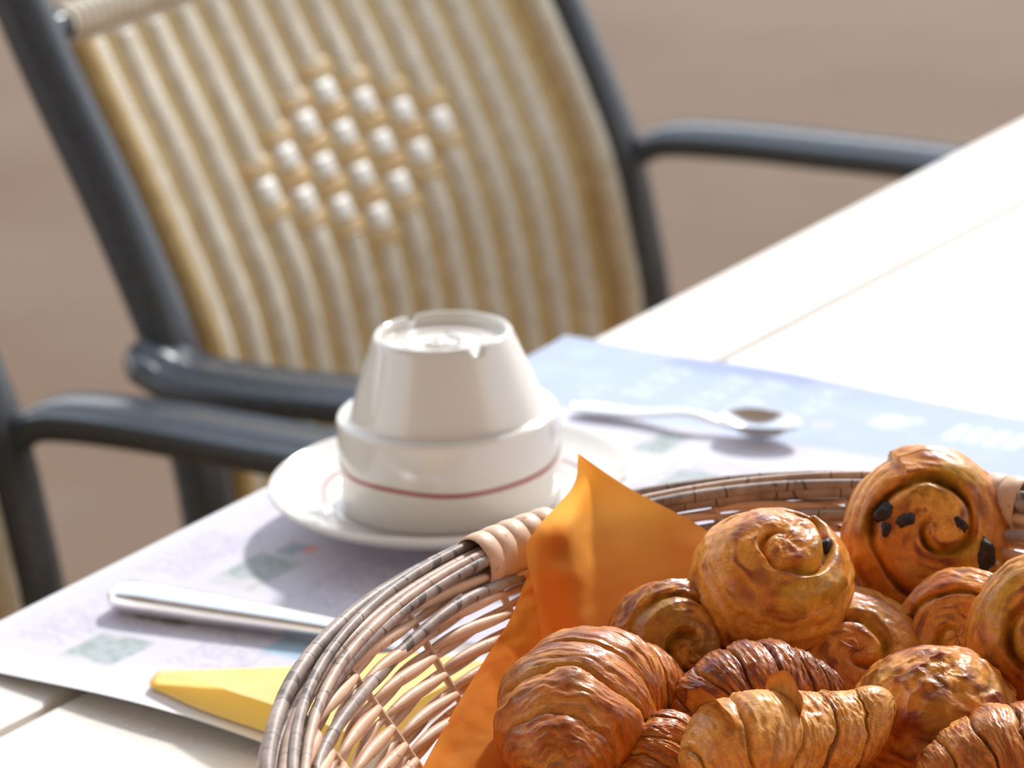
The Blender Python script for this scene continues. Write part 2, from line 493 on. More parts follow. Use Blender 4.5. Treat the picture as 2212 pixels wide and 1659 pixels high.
        V = P[:, None] + S[:, None] * (sh[None, :, 0:1] * wv[:, None, None]) + U[:, None] * (sh[None, :, 1:2] * .0088)
        F = [q[::-1] for q in grid_faces(60, len(sh), False, True)] + [tuple(range(len(sh))), tuple(range(59 * len(sh), 60 * len(sh)))[::-1]]
        mesh_obj('arm', V, F, M['frame'], ch)
        # front leg carries the arm
        fz = np.linspace(0, .64, 20)
        tube('front_leg', W(-.068 + .012 * np.sin(fz * 4), tp + sg * .010, fz), .0135, M['frame'], ch, ns=14, up=(Nn[0], Nn[1], 0))
        # side rail
        tube('side_rail', W(np.linspace(-.41, -.065, 8), tp + sg * .002, .425), .011, M['frame'], ch, ns=12)
    for nn in (-.405, -.075):
        tube('cross_rail', W(nn, np.linspace(TLc, TRc, 8), .425), .011, M['frame'], ch, ns=12)
    # woven seat
    nS, tS = 90, 90
    ng = np.linspace(-.405, -.075, nS); tg = np.linspace(TLc + .004, TRc - .004, tS)
    A, B = np.meshgrid(ng, tg, indexing='ij')
    zz = .438 + .0025 * np.sign(np.sin(A * 260)) * np.sign(np.sin(B * 204)) - .012 * np.sin(PI * (A + .405) / .33) * np.sin(PI * (B - TLc) / .485)
    top = W(A, B, zz).reshape(-1, 3); bot = W(A, B, zz - .008).reshape(-1, 3)
    F = grid_faces(nS, tS) + [tuple(i + nS * tS for i in q[::-1]) for q in grid_faces(nS, tS)]
    mesh_obj('seat', np.concatenate([top, bot]), F, M['tan'], ch)
    return ch
chair = make_chair()
tag(chair, 'slate framed armchair whose woven cream wicker back with diamond pattern faces the cup', 'chair', 'wicker terrace armchairs')
def copy_tree(o, parent=None):
    c = o.copy(); C.objects.link(c)
    if parent is not None:
        c.parent = parent; c.matrix_parent_inverse = o.matrix_parent_inverse.copy()
    for k in [x for x in bpy.data.objects if x.parent == o]:
        copy_tree(k, c)
    return c
ch2 = copy_tree(chair)
dlt = W(.004, -.6420, 0)
ch2.location = Vector(chair.location) + Vector(dlt)
tag(ch2, 'slate framed armchair cut by the left frame edge, only its curved arm and leg showing', 'chair', 'wicker terrace armchairs')

# ------------------------------------------------------------------ placemat
def placemat():
    na, nb = 230, 300
    a = np.linspace(0, 1, na); b = np.linspace(0, 1, nb)
    A, B = np.meshgrid(a, b, indexing='ij')
    # corners (n,t): left-near, left-far, right-far, right-near
    c00 = np.array([-.1015, -.2230]); c01 = np.array([-.0985, .2430]); c11 = np.array([.205, .222]); c10 = np.array([.205, -.248])
    n = (1 - A) * ((1 - B) * c00[0] + B * c01[0]) + A * ((1 - B) * c10[0] + B * c11[0])
    t = (1 - A) * ((1 - B) * c00[1] + B * c01[1]) + A * ((1 - B) * c10[1] + B * c11[1])
    near = np.clip((.075 - (t - t.min())) / .075, 0, 1) ** 2
    far = np.clip((.05 - (t.max() - t)) / .05, 0, 1) ** 2
    left = np.clip((-.083 - n) / .02, 0, 1) ** 2
    z = TZ + .0012 + .0095 * near * (.60 + .40 * np.cos((A - .38) * 8)) + .0012 * far * np.exp(-((A - .02) / .12) ** 2) + .004 * far * np.exp(-((A - .45) / .2) ** 2)
    z = z - .0 * left + .0002 * (np.sin(A * 11) * np.sin(B * 7) + 1)
    z = np.where(((n ** 2 + t ** 2) < .085 ** 2), np.minimum(z, TZ + .0012), z)
    global MATZ
    MATZ = (n.copy(), t.copy(), z.copy())
    # ---- flat print
    col = np.empty(A.shape + (3,)); base = np.array([.64, .615, .69]); col[:] = base
    def mixin(mask, c, k=1.0):
        mk = np.clip(mask, 0, 1)[..., None] * k
        col[:] = col * (1 - mk) + np.array(c) * mk
    def rect(n0, n1, t0, t1, soft=.0015):
        return smooth(n0 - soft, n0 + soft, n) * (1 - smooth(n1 - soft, n1 + soft, n)) * smooth(t0 - soft, t0 + soft, t) * (1 - smooth(t1 - soft, t1 + soft, t))
    nz = fnoise(np.stack([n * 60, t * 60, 0 * n], -1), 3)
    nf = fnoise(np.stack([n * 330, t * 330, 0 * n], -1), 3)
    mixin(smooth(-.2, .5, nz) * .35, (.57, .57, .68))
    # blue heading band along the far end
    mixin(rect(-.2, .3, .150, .40, .005), (.42, .49, .62), .95)
    mixin(rect(-.2, .3, .150, .40, .005) * smooth(.0, .7, nz), (.47, .54, .67), .6)
    mixin(rect(-.03, .05, .222, .40, .006), (.30, .34, .55), .6)
    # text columns: fine lines
    def text(n0, n1, t0, t1, c, k=.5, pitch=.0034):
        ln = (np.sin(t * 2 * PI / pitch) > -.1) * (nf > -.25)
        mixin(rect(n0, n1, t0, t1) * ln, c, k)
    ink = (.38, .35, .52)
    for (n0, n1, t0, t1) in [(-.085, -.058, -.19, -.125), (-.012, .022, -.185, -.142), (-.012, .022, -.108, -.050), (.035, .07, -.12, -.07), (-.088, -.062, -.11, -.055), (-.022, .01, -.142, -.118), (-.085, -.03, -.035, .03), (.075, .13, -.17, -.06), (.045, .09, .03, .115), (.09, .19, .03, .115), (-.055, -.03, -.165, -.155)]:
        text(n0, n1, t0, t1, ink, .5)
    for (n0, n1, t0, t1) in [(-.028, -.012, .175, .222), (.008, .022, .18, .222), (.028, .042, .18, .222), (.060, .070, .185, .222), (-.045, -.033, .17, .19)]:
        text(n0, n1, t0, t1, (.60, .66, .78), .75, .012)
    # grey green photographs
    def photo(n0, n1, t0, t1, d=1.0):
        r = rect(n0, n1, t0, t1, .001)
        mixin(r, (.37, .43, .43), .85 * d); mixin(r * smooth(-.2, .5, nf), (.24, .30, .27), .5 * d); mixin(r * smooth(.1, .5, nz), (.66, .62, .64), .75)
    for (n0, n1, t0, t1) in [(-.055, -.028, -.199, -.170), (-.052, -.028, -.107, -.069), (-.052, -.028, -.125, -.118), (.020, .037, .112, .140), (.055, .075, .075, .10)]:
        photo(n0, n1, t0, t1)
    mixin(rect(-.054, -.029, -.152, -.134, .001), (.20, .23, .15), .8); mixin(rect(-.054, -.029, -.152, -.134, .001) * smooth(.0, .3, nf), (.62, .62, .58), .7)
    mixin(rect(.0145, .045, -.158, -.140, .001), (.30, .48, .60), .8)
    mixin(rect(-.048, -.038, -.066, -.052, .001), (.30, .36, .42), .8); mixin(rect(-.038, -.033, -.060, -.052, .0015), (.80, .30, .2), .8)
    # round pictures in the blue band
    for (cn, ct, r, c) in [(.082, .180, .007, (.76, .62, .44)), (.1076, .1957, .011, (.60, .64, .56)), (.108, .200, .006, (.78, .80, .74)), (.1172, .2023, .006, (.62, .70, .80)), (-.0523, .199, .010, (.46, .60, .70)), (-.0762, .224, .010, (.46, .62, .70))]:
        d = np.hypot(n - cn, t - ct); mixin((1 - smooth(r * .7, r, d)) * (.7 + .4 * nz), c, .9)
    for q in range(4):
        mixin(rect(.139 + q * .010, .1455 + q * .010, .186, .206, .0015), (.70, .76, .88), .9)
    # pale unprinted margin
    mg = np.minimum(np.minimum(A * .30, (1 - A) * .3), np.minimum(B * .455, (1 - B) * .455))
    mixin(1 - smooth(.003, .005, np.where(B > .85, 1, mg)), (.84, .83, .86), .8)
    top = W(n, t, z).reshape(-1, 3); bot = W(n, t, z - .0003).reshape(-1, 3)
    F = [q[::-1] for q in grid_faces(na, nb)] + [tuple(i + na * nb for i in q) for q in grid_faces(na, nb)]
    col = np.concatenate([col.reshape(-1, 3), np.full((na * nb, 3), .72)])
    o = mesh_obj('placemat', np.concatenate([top, bot]), F, M['mat_paper'], None, col=col)
    return tag(o, 'printed lavender and blue paper placemat with lifted edges, under the saucer', 'placemat')
placemat()
MZ = TZ + .0017

# ------------------------------------------------------------------ saucer and cup
SZ = MZ + .0002
sau = empty('saucer', (0, 0, SZ), 'white ceramic saucer with thin red wavy line, under the upturned cup', 'saucer')
sp = [(0, .0035), (.030, .0035), (.034, .0), (.039, .0), (.042, .004), (.055, .0065), (.066, .0105), (.0745, .0150), (.0780, .0180), (.0787, .0196), (.0776, .0205), (.0755, .0196), (.070, .0166), (.062, .0136), (.056, .0120), (.0525, .0102), (.0505, .0098), (.030, .0098), (0, .0098)]
def refine(p, n):
    return catmull(p, n)
V, F = lathe_geo(refine(sp, 90), 128)
mesh_obj('dish', V + np.array([0, 0, SZ]), F, M['ceramic'], sau)
saup = refine(sp, 400); up_ = saup[saup[:, 1].argmax():]
def sau_z(r): return np.interp(r, up_[::-1, 0], up_[::-1, 1])
th = np.linspace(0, 2 * PI, 260, endpoint=False)
rr = .0560 + .0035 * np.sin(3 * th + .4)
pts = []
for dr in (-.0006, .0006):
    r = rr + dr; pts.append(np.stack([r * np.cos(th), r * np.sin(th), SZ + sau_z(r) + .00025], -1))
mesh_obj('red_line', np.stack(pts, 0), grid_faces(2, 260, False, True), M['red_line'], sau)

CZ = SZ + .0098
cup = empty('cup', (0, 0, CZ), 'white upturned ceramic cup with red wavy line round its rim band', 'cup')
cp = [(.0440, .0002), (.0462, .0), (.0474, .0012), (.0478, .004), (.0478, .020), (.0477, .034), (.0476, .0382), (.0470, .0398), (.0455, .0402), (.0432, .0398), (.0421, .0406), (.0412, .0425), (.0390, .0490), (.0350, .0605), (.0315, .0700), (.0300, .0738), (.0290, .0752), (.0280, .0756), (.0270, .0750), (.0262, .0730), (.0258, .0712), (.0240, .0706), (.012, .0706), (.0, .0706)]
ci = [(.0, .0650), (.022, .0645), (.030, .060), (.037, .043), (.0438, .037), (.0442, .020), (.0440, .0002)]
V, F = lathe_geo(np.concatenate([catmull(cp, 150), np.array(ci)]), 160)
V = V.copy()
# drainage notches in the raised foot ring
ang = np.arctan2(V[..., 1], V[..., 0]); rad = np.hypot(V[..., 0], V[..., 1])
for a0 in (math.radians(118), math.radians(-62)):
    da = np.abs((ang - a0 + PI) % (2 * PI) - PI)
    k = (1 - smooth(.05, .11, da)) * ((V[..., 2] > .0712) & (rad > .024))
    V[..., 2] -= k * (V[..., 2] - .0712) * .8
mesh_obj('cup_body', V + np.array([0, 0, CZ]), F, M['ceramic'], cup)
zz = .0178 - .0058 * np.cos(2 * (th + PI / 2 + .08)) + .0012 * np.sin(5 * th + 1.0)
zz = .0175 + .0072 * (1 + np.sin(th)) + .0010 * np.sin(3 * th + .5) + .0006 * np.sin(5 * th)
pts = [np.stack([.0480 * np.cos(th), .0480 * np.sin(th), CZ + zz + d], -1) for d in (-.0009, .0009)]
mesh_obj('red_line', np.stack(pts, 0), grid_faces(2, 260, False, True), M['red_line'], cup)
mk = MB()
a = np.linspace(0, 2 * PI, 60, endpoint=False)
mk.add(*tube_geo(np.stack([.0165 * np.cos(a), .0165 * np.sin(a), 0 * a + CZ + .0706], -1), .0006, ns=6, closed=True))
rnd = random.Random(3)
for k in range(9):
    x0, y0 = rnd.uniform(-.010, .010), rnd.uniform(-.009, .009); aa = rnd.uniform(0, PI)
    L = rnd.uniform(.002, .005)
    P = np.array([(x0 + s * L * math.cos(aa), y0 + s * L * math.sin(aa) + .001 * s * s, CZ + .0707) for s in np.linspace(-1, 1, 6)])
    mk.add(*tube_geo(P, .0007, ns=6))
mk.obj('embossed_mark', M['ceramic'], cup)

# ------------------------------------------------------------------ cutlery
def sweep_flat(P, hw, hh, side, ns=14, pw=2.6):
    """flattened bar: half width hw along side, half height hh"""
    P = np.asarray(P, float); n = len(P); side = np.asarray(side, float)
    a = np.arange(ns) / ns * 2 * PI
    cx = np.sign(np.cos(a)) * np.abs(np.cos(a)) ** (2 / pw); cz = np.sign(np.sin(a)) * np.abs(np.sin(a)) ** (2 / pw)
    V = P[:, None] + side[None, None] * (cx[None, :, None] * np.asarray(hw)[:, None, None]) + np.array([0, 0, 1.])[None, None] * (cz[None, :, None] * np.asarray(hh)[:, None, None])
    F = grid_faces(n, ns, False, True) + [tuple(range(ns))[::-1], tuple(range((n - 1) * ns, n * ns))]
    return V, F
k0 = np.array([-.1418, -.0800]); k1 = np.array([.0085, -.1640]); kd = (k1 - k0) / np.linalg.norm(k1 - k0); ks = np.array([-kd[1], kd[0], 0])
kn = empty('table_knife', (k0[0], k0[1], MZ), 'steel table knife lying on the placemat between saucer and yellow napkin', 'knife')
s = np.linspace(0, 1, 40)
Lh = .118
P = np.stack([k0[0] + kd[0] * Lh * s, k0[1] + kd[1] * Lh * s, MZ + .0060 - .0012 * s], -1)
hw = np.interp(s, [0, .015, .05, .12, .4, .75, 1], [.003, .0068, .0094, .0100, .0090, .0068, .0056])
hh = np.interp(s, [0, .015, .05, .12, .4, .75, 1], [.0026, .0044, .0052, .0055, .0050, .0040, .0032])
V, F = sweep_flat(P, hw, hh, ks); mesh_obj('handle', V, F, M['steel'], kn)
s2 = np.linspace(0, 1, 40); Lb = .112
P = np.stack([k0[0] + kd[0] * (Lh + Lb * s2), k0[1] + kd[1] * (Lh + Lb * s2), MZ + .0040 - .002 * s2], -1)
hw = np.interp(s2, [0, .1, .2, .6, .85, .96, 1], [.0050, .0062, .0085, .0098, .0092, .006, .001])
hh = np.interp(s2, [0, .1, .3, 1], [.0030, .0018, .0012, .0008])
V, F = sweep_flat(P, hw, hh, ks); mesh_obj('blade', V, F, M['steel'], kn)

sp0 = np.array([.0590, .1365]); sp1 = np.array([.1530, .0760]); sd = (sp1 - sp0) / np.linalg.norm(sp1 - sp0); ss = np.array([-sd[1], sd[0], 0])
Ls = np.linalg.norm(sp1 - sp0) + .008
spn = empty('teaspoon', (sp0[0], sp0[1], MZ), 'steel teaspoon lying on the blue end of the placemat behind the basket', 'spoon')
s = np.linspace(0, .70, 50)
zc = MZ + .0022 + .0040 * np.exp(-((s - .50) / .16) ** 2) + .001
P = np.stack([sp0[0] + sd[0] * Ls * s, sp0[1] + sd[1] * Ls * s, zc], -1)
hw = np.interp(s, [0, .012, .05, .12, .45, .58, .7], [.0015, .0042, .0060, .0064, .0034, .0026, .0034])
hh = np.interp(s, [0, .02, .12, .45, .58, .7], [.0009, .0015, .0016, .0016, .0018, .0012])
V, F = sweep_flat(P, hw, hh, ss); mesh_obj('handle', V, F, M['steel'], spn)
u = np.linspace(0, 1, 22); v = np.linspace(0, 2 * PI, 48, endpoint=False)
Ug, Vg = np.meshgrid(u, v, indexing='ij')
la, wa = Ls * .170, .0125
lx = Ug * np.cos(Vg) * la; ly = Ug * np.sin(Vg) * wa * (1 - .12 * np.cos(Vg))
lz = MZ + .0012 + .0075 * Ug ** 2.2
cx = sp0[0] + sd[0] * (Ls * .82 + lx) + ss[0] * ly; cy = sp0[1] + sd[1] * (Ls * .82 + lx) + ss[1] * ly
top = np.stack([cx, cy, lz + .0010], -1).reshape(-1, 3); bot = np.stack([cx, cy, lz], -1).reshape(-1, 3)
nG = 22 * 48
F = grid_faces(22, 48, False, True) + [tuple(i + nG for i in q[::-1]) for q in grid_faces(22, 48, False, True)]
F += [(21 * 48 + j, 21 * 48 + (j + 1) % 48, nG + 21 * 48 + (j + 1) % 48, nG + 21 * 48 + j) for j in range(48)]
mesh_obj('bowl', np.concatenate([top, bot]), F, M['steel'], spn)

# ------------------------------------------------------------------ yellow napkin
lo = np.array([(-0.1206, -0.1770, 0.7475), (-0.1019, -0.2036, 0.7475), (-0.0873, -0.2183, 0.7475), (-0.0740, -0.2300, 0.7475), (-0.0419, -0.2629, 0.7475)])
up = np.array([(-0.1157, -0.1804, 0.7530), (-0.0995, -0.2022, 0.7570), (-0.0847, -0.2215, 0.7590), (-0.0703, -0.2376, 0.7600), (-0.0394, -0.2710, 0.7600)])
md_ = np.array([(-0.1195, -0.1689, 0.7470), (-0.1045, -0.1850, 0.7475), (-0.0878, -0.2043, 0.7480), (-0.0734, -0.2189, 0.7480), (-0.0420, -0.2522, 0.7480)])
bk = np.array([(-0.1160, -0.1689, 0.7485), (-0.0889, -0.1725, 0.7490), (-0.0621, -0.1734, 0.7490), (-0.0263, -0.1613, 0.7470), (0.0113, -0.1694, 0.7450)])
bkl = np.array([(-0.1169, -0.1588, 0.7440), (-0.0897, -0.1611, 0.7440), (-0.0626, -0.1625, 0.7440), (-0.0265, -0.1558, 0.7440), (0.0113, -0.1684, 0.7440)])
upperG = catgrid([up, (up * .62 + bk * .38) + np.array([0, 0, .0006]), (up * .3 + bk * .7), bk], 24, 50)
lowerG = catgrid([lo, lo * .6 + bkl * .4, bkl], 20, 50)
def mat_z(P):
    """height of the placemat under world points"""
    n = P[..., 0] * Nn[0] + P[..., 1] * Nn[1]; t = P[..., 0] * Tn[0] + P[..., 1] * Tn[1]
    out = np.empty(n.shape)
    for ix in np.ndindex(n.shape):
        j = int(np.argmin((MATZ[0] - n[ix]) ** 2 + (MATZ[1] - t[ix]) ** 2)); out[ix] = MATZ[2].flat[j]
    return out
mzl = mat_z(lowerG); lowerG[..., 2] = mzl + .0012
mzu = mat_z(upperG); upperG[..., 2] = np.maximum(upperG[..., 2], mzu + .0016)
# join along the left end with a small rounded fold
L0 = lowerG[:, 0]; U0 = upperG[:, 0]
m_ = 20
U0r = catmull(U0, m_)
foldG = []
for q in np.linspace(0, 1, 9):
    bul = np.array([-.0016, -.0002, 0]) * math.sin(PI * q)
    foldG.append(L0 * (1 - q) + U0r * q + bul)
mb = MB()
mb.add(lowerG, [q[::-1] for q in grid_faces(20, 50)])
mb.add(upperG, [q[::-1] for q in grid_faces(24, 50)])
mb.add(np.array(foldG), grid_faces(9, m_))
yn = mb.obj('paper_napkin', M['yellow'])
tag(yn, 'folded yellow paper napkin on the placemat beside the basket rim', 'napkin')

# ------------------------------------------------------------------ basket
BCx, BCy, RX, RY = .12, -.462, .177, .234
ZB, ZR, KB = TZ + .010, TZ + .0905, .66
bk_ = empty('bread_basket', (BCx, BCy, TZ), 'oval openwork willow basket with dark bark rim, filled with pastries', 'basket')
# arc-length uniform angle table on the mid ellipse
_a = np.linspace(0, 2 * PI, 4001)
_l = np.concatenate([[0], np.cumsum(np.hypot(np.diff(RX * np.cos(_a)), np.diff(RY * np.sin(_a))))]); PER = _l[-1]
def ang_of(u): return np.interp((np.asarray(u) % 1.0) * PER, _l, _a)
def wall(u, k, inn=0., upo=0.):
    """point on the wall: u around (0..1), k height 0..1 (base..rim); inn = inward offset, upo = up-slope offset (m)"""
    a = ang_of(u); sc = KB + (1 - KB) * k
    nx, ny = np.cos(a) / RX, np.sin(a) / RY; nl = np.hypot(nx, ny); nx, ny = nx / nl, ny / nl
    loc = (1 - KB) * .2; dz = ZR - ZB; L = math.hypot(loc, dz); ux, uz = loc / L, dz / L   # slope direction (outward, up)
    o = ux * upo - uz * inn; z = uz * upo + ux * inn
    return np.stack([BCx + RX * sc * np.cos(a) + nx * o, BCy + RY * sc * np.sin(a) + ny * o, ZB + (ZR - ZB) * k + z], -1)
# base: plaited oval board of concentric rods and cross sticks
for q in range(12):
    sc = KB * (q + .6) / 12
    a = np.linspace(0, 2 * PI, 90, endpoint=False)
    P = np.stack([BCx + RX * sc * np.cos(a), BCy + RY * sc * np.sin(a), ZB - .004 + .0012 * np.sin(a * 18 + q * PI)], -1)
    tube('base_rod', P, .0030, M['peeled'], bk_, ns=6, closed=True)
for q in range(7):
    x = (q - 3) / 3.6
    P = np.stack([np.full(12, BCx + RX * KB * x), BCy + RY * KB * math.sqrt(1 - x * x) * np.linspace(-1, 1, 12), np.full(12, ZB - .0045)], -1)
    tube('base_stick', P, .0030, M['peeled'], bk_, ns=6)
NS = 26
for q in range(NS):
    k = np.linspace(-.06, 1.0, 10)
    P = wall(np.full(10, q / NS), k)
    tube('stake', P, .0015, M['peeled'], bk_, ns=8, up=(.3, .2, .1))
NL = 14
rnd = random.Random(5)
for lv in range(NL):
    k = .04 + lv * .068
    for st in range(2):
        npt = NS * 18
        u = np.arange(npt) / npt
        ph = PI * u * NS + st * PI + (lv % 2) * 0
        rad = .0024
        # between the stakes the strand swings to the inside, at the stakes it dips out
        rr = .0012 + .00115 * np.abs(np.sin(ph)) ** 1.2
        kk = k + .008 * fnoise(np.stack([u * 18, u * 0 + lv * 3 + st, u * 0], -1), 2)
        P = wall(u, kk, inn=.0023 * np.tanh(3.2 * np.sin(ph)), upo=-.0014 * np.cos(ph))
        tube('weaver', P, rr, M['peeled'], bk_, ns=8, closed=True, up=None)
# rim: bundle of bark rods laid round the top
NR = 7
for q in range(NR):
    npt = 240; u = np.arange(npt) / npt
    base = q / 6 * 2 * PI
    ph = base + 2 * PI * u * 1.0 + .35 * fnoise(np.stack([u * 9, u * 0 + q * 2.3, u * 0], -1), 2)
    a = ang_of(u); nx, ny = np.cos(a) / RX, np.sin(a) / RY; nl = np.hypot(nx, ny); nx, ny = nx / nl, ny / nl
    R0 = .0066 if q < 6 else .0008
    w = R0 * (1 + .12 * fnoise(np.stack([u * 12, u * 0 + q, u * 0 + 5], -1), 2))
    # make periodic ends meet
    bl = smooth(.97, 1.0, u)[:, None]
    P = np.stack([BCx + RX * np.cos(a) + nx * w * np.cos(ph), BCy + RY * np.sin(a) + ny * w * np.cos(ph), ZR + .0005 + w * np.sin(ph) * .42], -1)
    P = P * (1 - bl) + P[0] * bl * 0 + (P + (P[0] - P[-1]) * 1.0) * bl
    r = (.0019 + .0008 * ((q * 7) % 5) / 4) * (1 + .10 * fnoise(np.stack([u * 30, u * 0 + q * 1.7, u * 0 + 9], -1), 2))
    tube('rim_rod', P, r, M['bark2'] if q % 3 == 0 else M['bark'], bk_, ns=9, closed=True)
# inner rim rods under the bundle (a looser pair)
for q in range(1):
    npt = 200; u = np.arange(npt) / npt
    P = wall(u, .865 - .055 * q + .012 * np.sin(u * 2 * PI * 9 + q * 2), inn=.0035 + .0018 * np.sin(u * 2 * PI * 14 + q), upo=0.)
    tube('rim_rod', P, .0022, M['bark'], bk_, ns=8, closed=True)
# split-willow bindings wound round the rim
def binding(uc, nb, du):
    for q in range(nb):
        u0 = uc + (q - (nb - 1) / 2) * du
        m = 26; ph = np.linspace(-.3, 2 * PI - .25, m)
        slant = .0045
        rad_a, rad_b = .0094, .0108
        a0 = float(ang_of(u0)); nx, ny = math.cos(a0) / RX, math.sin(a0) / RY; nl = math.hypot(nx, ny); nx, ny = nx / nl, ny / nl
        tx, ty = -ny, nx
        cen = np.array([BCx + RX * math.cos(a0), BCy + RY * math.sin(a0), ZR - .0040])
        prof_ = []
        for (wv, th_) in ((-.0041, .0002), (-.0037, .0007), (0, .0010), (.0037, .0007), (.0041, .0002), (.0036, -.0003), (-.0036, -.0003)):
            ra = rad_a + th_; rb = rad_b + th_
            sh = wv + slant * (ph / (2 * PI) - .5)
            prof_.append(np.stack([cen[0] + nx * ra * np.cos(ph) + tx * sh, cen[1] + ny * ra * np.cos(ph) + ty * sh, cen[2] + rb * np.sin(ph)], -1))
        V = np.stack(prof_, 1)
        mesh_obj('binding_band', V, grid_faces(m, 7, False, True), M['binding'], bk_)
def u_at(x, y):
    a = math.atan2((y - BCy) / RY, (x - BCx) / RX) % (2 * PI)
    return float(np.interp(a, _a, _l) / PER)
binding(u_at(.0160, -.2650), 5, .0060)
binding(u_at(.198, -.241), 3, .0062)
binding(u_at(.25, -.66), 5, .0060)
binding(u_at(.0, -.665), 5, .0060)
# peeled bark slivers and rod butts poking out of the rim
def sliver(P, w, mat=None):
    P = catmull(P, 14); n = len(P)
    r = w * np.sin(np.linspace(.25, PI - .02, n)) + .0002
    tube('bark_sliver', P, r, mat or M['bark'], bk_, ns=8, ry=r * .45)
sliver([(-0.0136, -0.2920, 0.8202), (-0.0045, -0.2820, 0.8214), (0.0077, -0.2740, 0.8217)], .0036)
sliver([(-0.0323, -0.3350, 0.8179), (-0.0243, -0.3180, 0.8191), (-0.0166, -0.3080, 0.8184)], .0036)
sliver([(-0.0408, -0.3520, 0.8183), (-0.0456, -0.3620, 0.8148), (-0.0479, -0.3750, 0.8121)], .0034)

# ------------------------------------------------------------------ orange napkin
on = empty('paper_napkin', (.05, -.31, TZ + .012), 'orange paper napkin lining the basket, one corner standing up over the rim', 'napkin')
G = [
 [(0.0459, -0.2520, 0.8562), (0.0461, -0.2522, 0.8560), (0.0462, -0.2524, 0.8559), (0.0466, -0.2524, 0.8556), (0.0470, -0.2520, 0.8550)],
 [(0.0431, -0.2610, 0.8470), (0.0478, -0.2585, 0.8467), (0.0527, -0.2600, 0.8470), (0.0578, -0.2580, 0.8465), (0.0640, -0.2540, 0.8422)],
 [(0.0293, -0.2735, 0.8367), (0.0402, -0.2660, 0.8332), (0.0508, -0.2700, 0.8349), (0.0661, -0.2620, 0.8337), (0.0892, -0.2520, 0.8252)],
 [(0.0248, -0.2844, 0.8319), (0.0387, -0.2740, 0.8258), (0.0536, -0.2790, 0.8267), (0.0736, -0.2680, 0.8231), (0.1018, -0.2640, 0.8154)],
 [(0.0271, -0.2986, 0.8185), (0.0398, -0.2899, 0.8143), (0.0546, -0.2890, 0.8147), (0.0738, -0.2800, 0.8100), (0.0999, -0.2800, 0.8013)],
 [(0.0283, -0.3126, 0.8084), (0.0410, -0.3040, 0.8032), (0.0539, -0.3010, 0.8038), (0.0737, -0.2980, 0.7978), (0.0977, -0.3000, 0.7901)],
 [(0.0300, -0.3362, 0.7888), (0.0422, -0.3281, 0.7846), (0.0549, -0.3300, 0.7863), (0.0739, -0.3300, 0.7833), (0.0982, -0.3250, 0.7796)],
]
def uvgrid(nu, nv, su, sv):
    return np.stack(np.meshgrid(np.arange(nu) / nu * su, np.arange(nv) / nv * sv, indexing='ij'), -1)
Gc = catgrid(G, 90, 60)
Gc = Gc + np.array([.0, -1, .3]) * (.0014 * fnoise(Gc * 55, 3) * np.linspace(0, 1, 90)[:, None])[..., None]
def dbl(name, Gc, mat, parent, su, sv):
    o = mesh_obj(name, Gc, [q[::-1] for q in grid_faces(*Gc.shape[:2])], mat, parent, uv=uvgrid(*Gc.shape[:2], su, sv))
    return o
dbl('corner_flap', Gc, M['orange_plain'], on, 70, 50)
G2 = [
 [(0.0252, -0.2817, 0.8229), (0.0292, -0.2798, 0.8224), (0.0349, -0.2781, 0.8188), (0.0451, -0.2660, 0.8117)],
 [(0.0178, -0.3006, 0.8138), (0.0239, -0.2990, 0.8119), (0.0320, -0.2939, 0.8085), (0.0439, -0.2800, 0.8013)],
 [(0.0106, -0.3155, 0.8090), (0.0181, -0.3139, 0.8052), (0.0279, -0.3072, 0.8010), (0.0429, -0.2920, 0.7939)],
 [(-0.0002, -0.3408, 0.8029), (0.0090, -0.3401, 0.7987), (0.0202, -0.3280, 0.7928), (0.0377, -0.3260, 0.7891)],
 [(-0.0079, -0.3626, 0.7992), (0.0004, -0.3619, 0.7950), (0.0127, -0.3640, 0.7934), (0.0325, -0.3700, 0.7914)],
 [(-0.0150, -0.3865, 0.7968), (-0.0065, -0.3865, 0.7913), (0.0071, -0.3850, 0.7880), (0.0280, -0.3950, 0.7878)],
 [(-0.0201, -0.4089, 0.7956), (-0.0130, -0.4151, 0.7899), (0.0032, -0.4100, 0.7832), (0.0235, -0.4200, 0.7799)],
]
Gc2 = catgrid(G2, 90, 50)
Gc2 = Gc2 + np.array([.5, -.5, .5]) * (.0016 * fnoise(Gc2 * 60, 3) * smooth(0, .25, np.linspace(0, 1, 50))[None, :])[..., None]
dbl('side_flap', Gc2, M['orange'], on, 75, 34)
# part on the basket floor and up the back wall, between the pastries
nu_, nv_ = 40, 90
A, B = np.meshgrid(np.linspace(0, .80, nu_), np.linspace(0, 2 * PI, nv_), indexing='ij')
rho = A * (1 - .10 * np.sin(B * 3 + 1) ** 2)
X = BCx + RX * rho * np.cos(B); Y = BCy + RY * rho * np.sin(B)
Z = np.where(rho < KB - .03, ZB, ZB + (ZR - ZB) * (rho - KB + .03) / (1 - KB)) + .004 + .0025 * fnoise(np.stack([X * 40, Y * 40, 0 * X], -1), 3)
Z = np.maximum(Z, ZB + .0015) + .020 * np.exp(-((X - .11) / .075) ** 2 - ((Y + .370) / .055) ** 2)
dbl('floor_panel', np.stack([X, Y, Z], -1), M['orange'], on, 90, 90)

# ------------------------------------------------------------------ pastries
def rotz_to(nrm, spin=0.):
    n = Vector(nrm).normalized(); q = n.to_track_quat('Z', 'Y')
    return (q.to_matrix() @ Matrix.Rotation(spin, 3, 'Z'))
def mixc(a, b, t): return np.asarray(a) * (1 - t[..., None]) + np.asarray(b) * t[..., None]

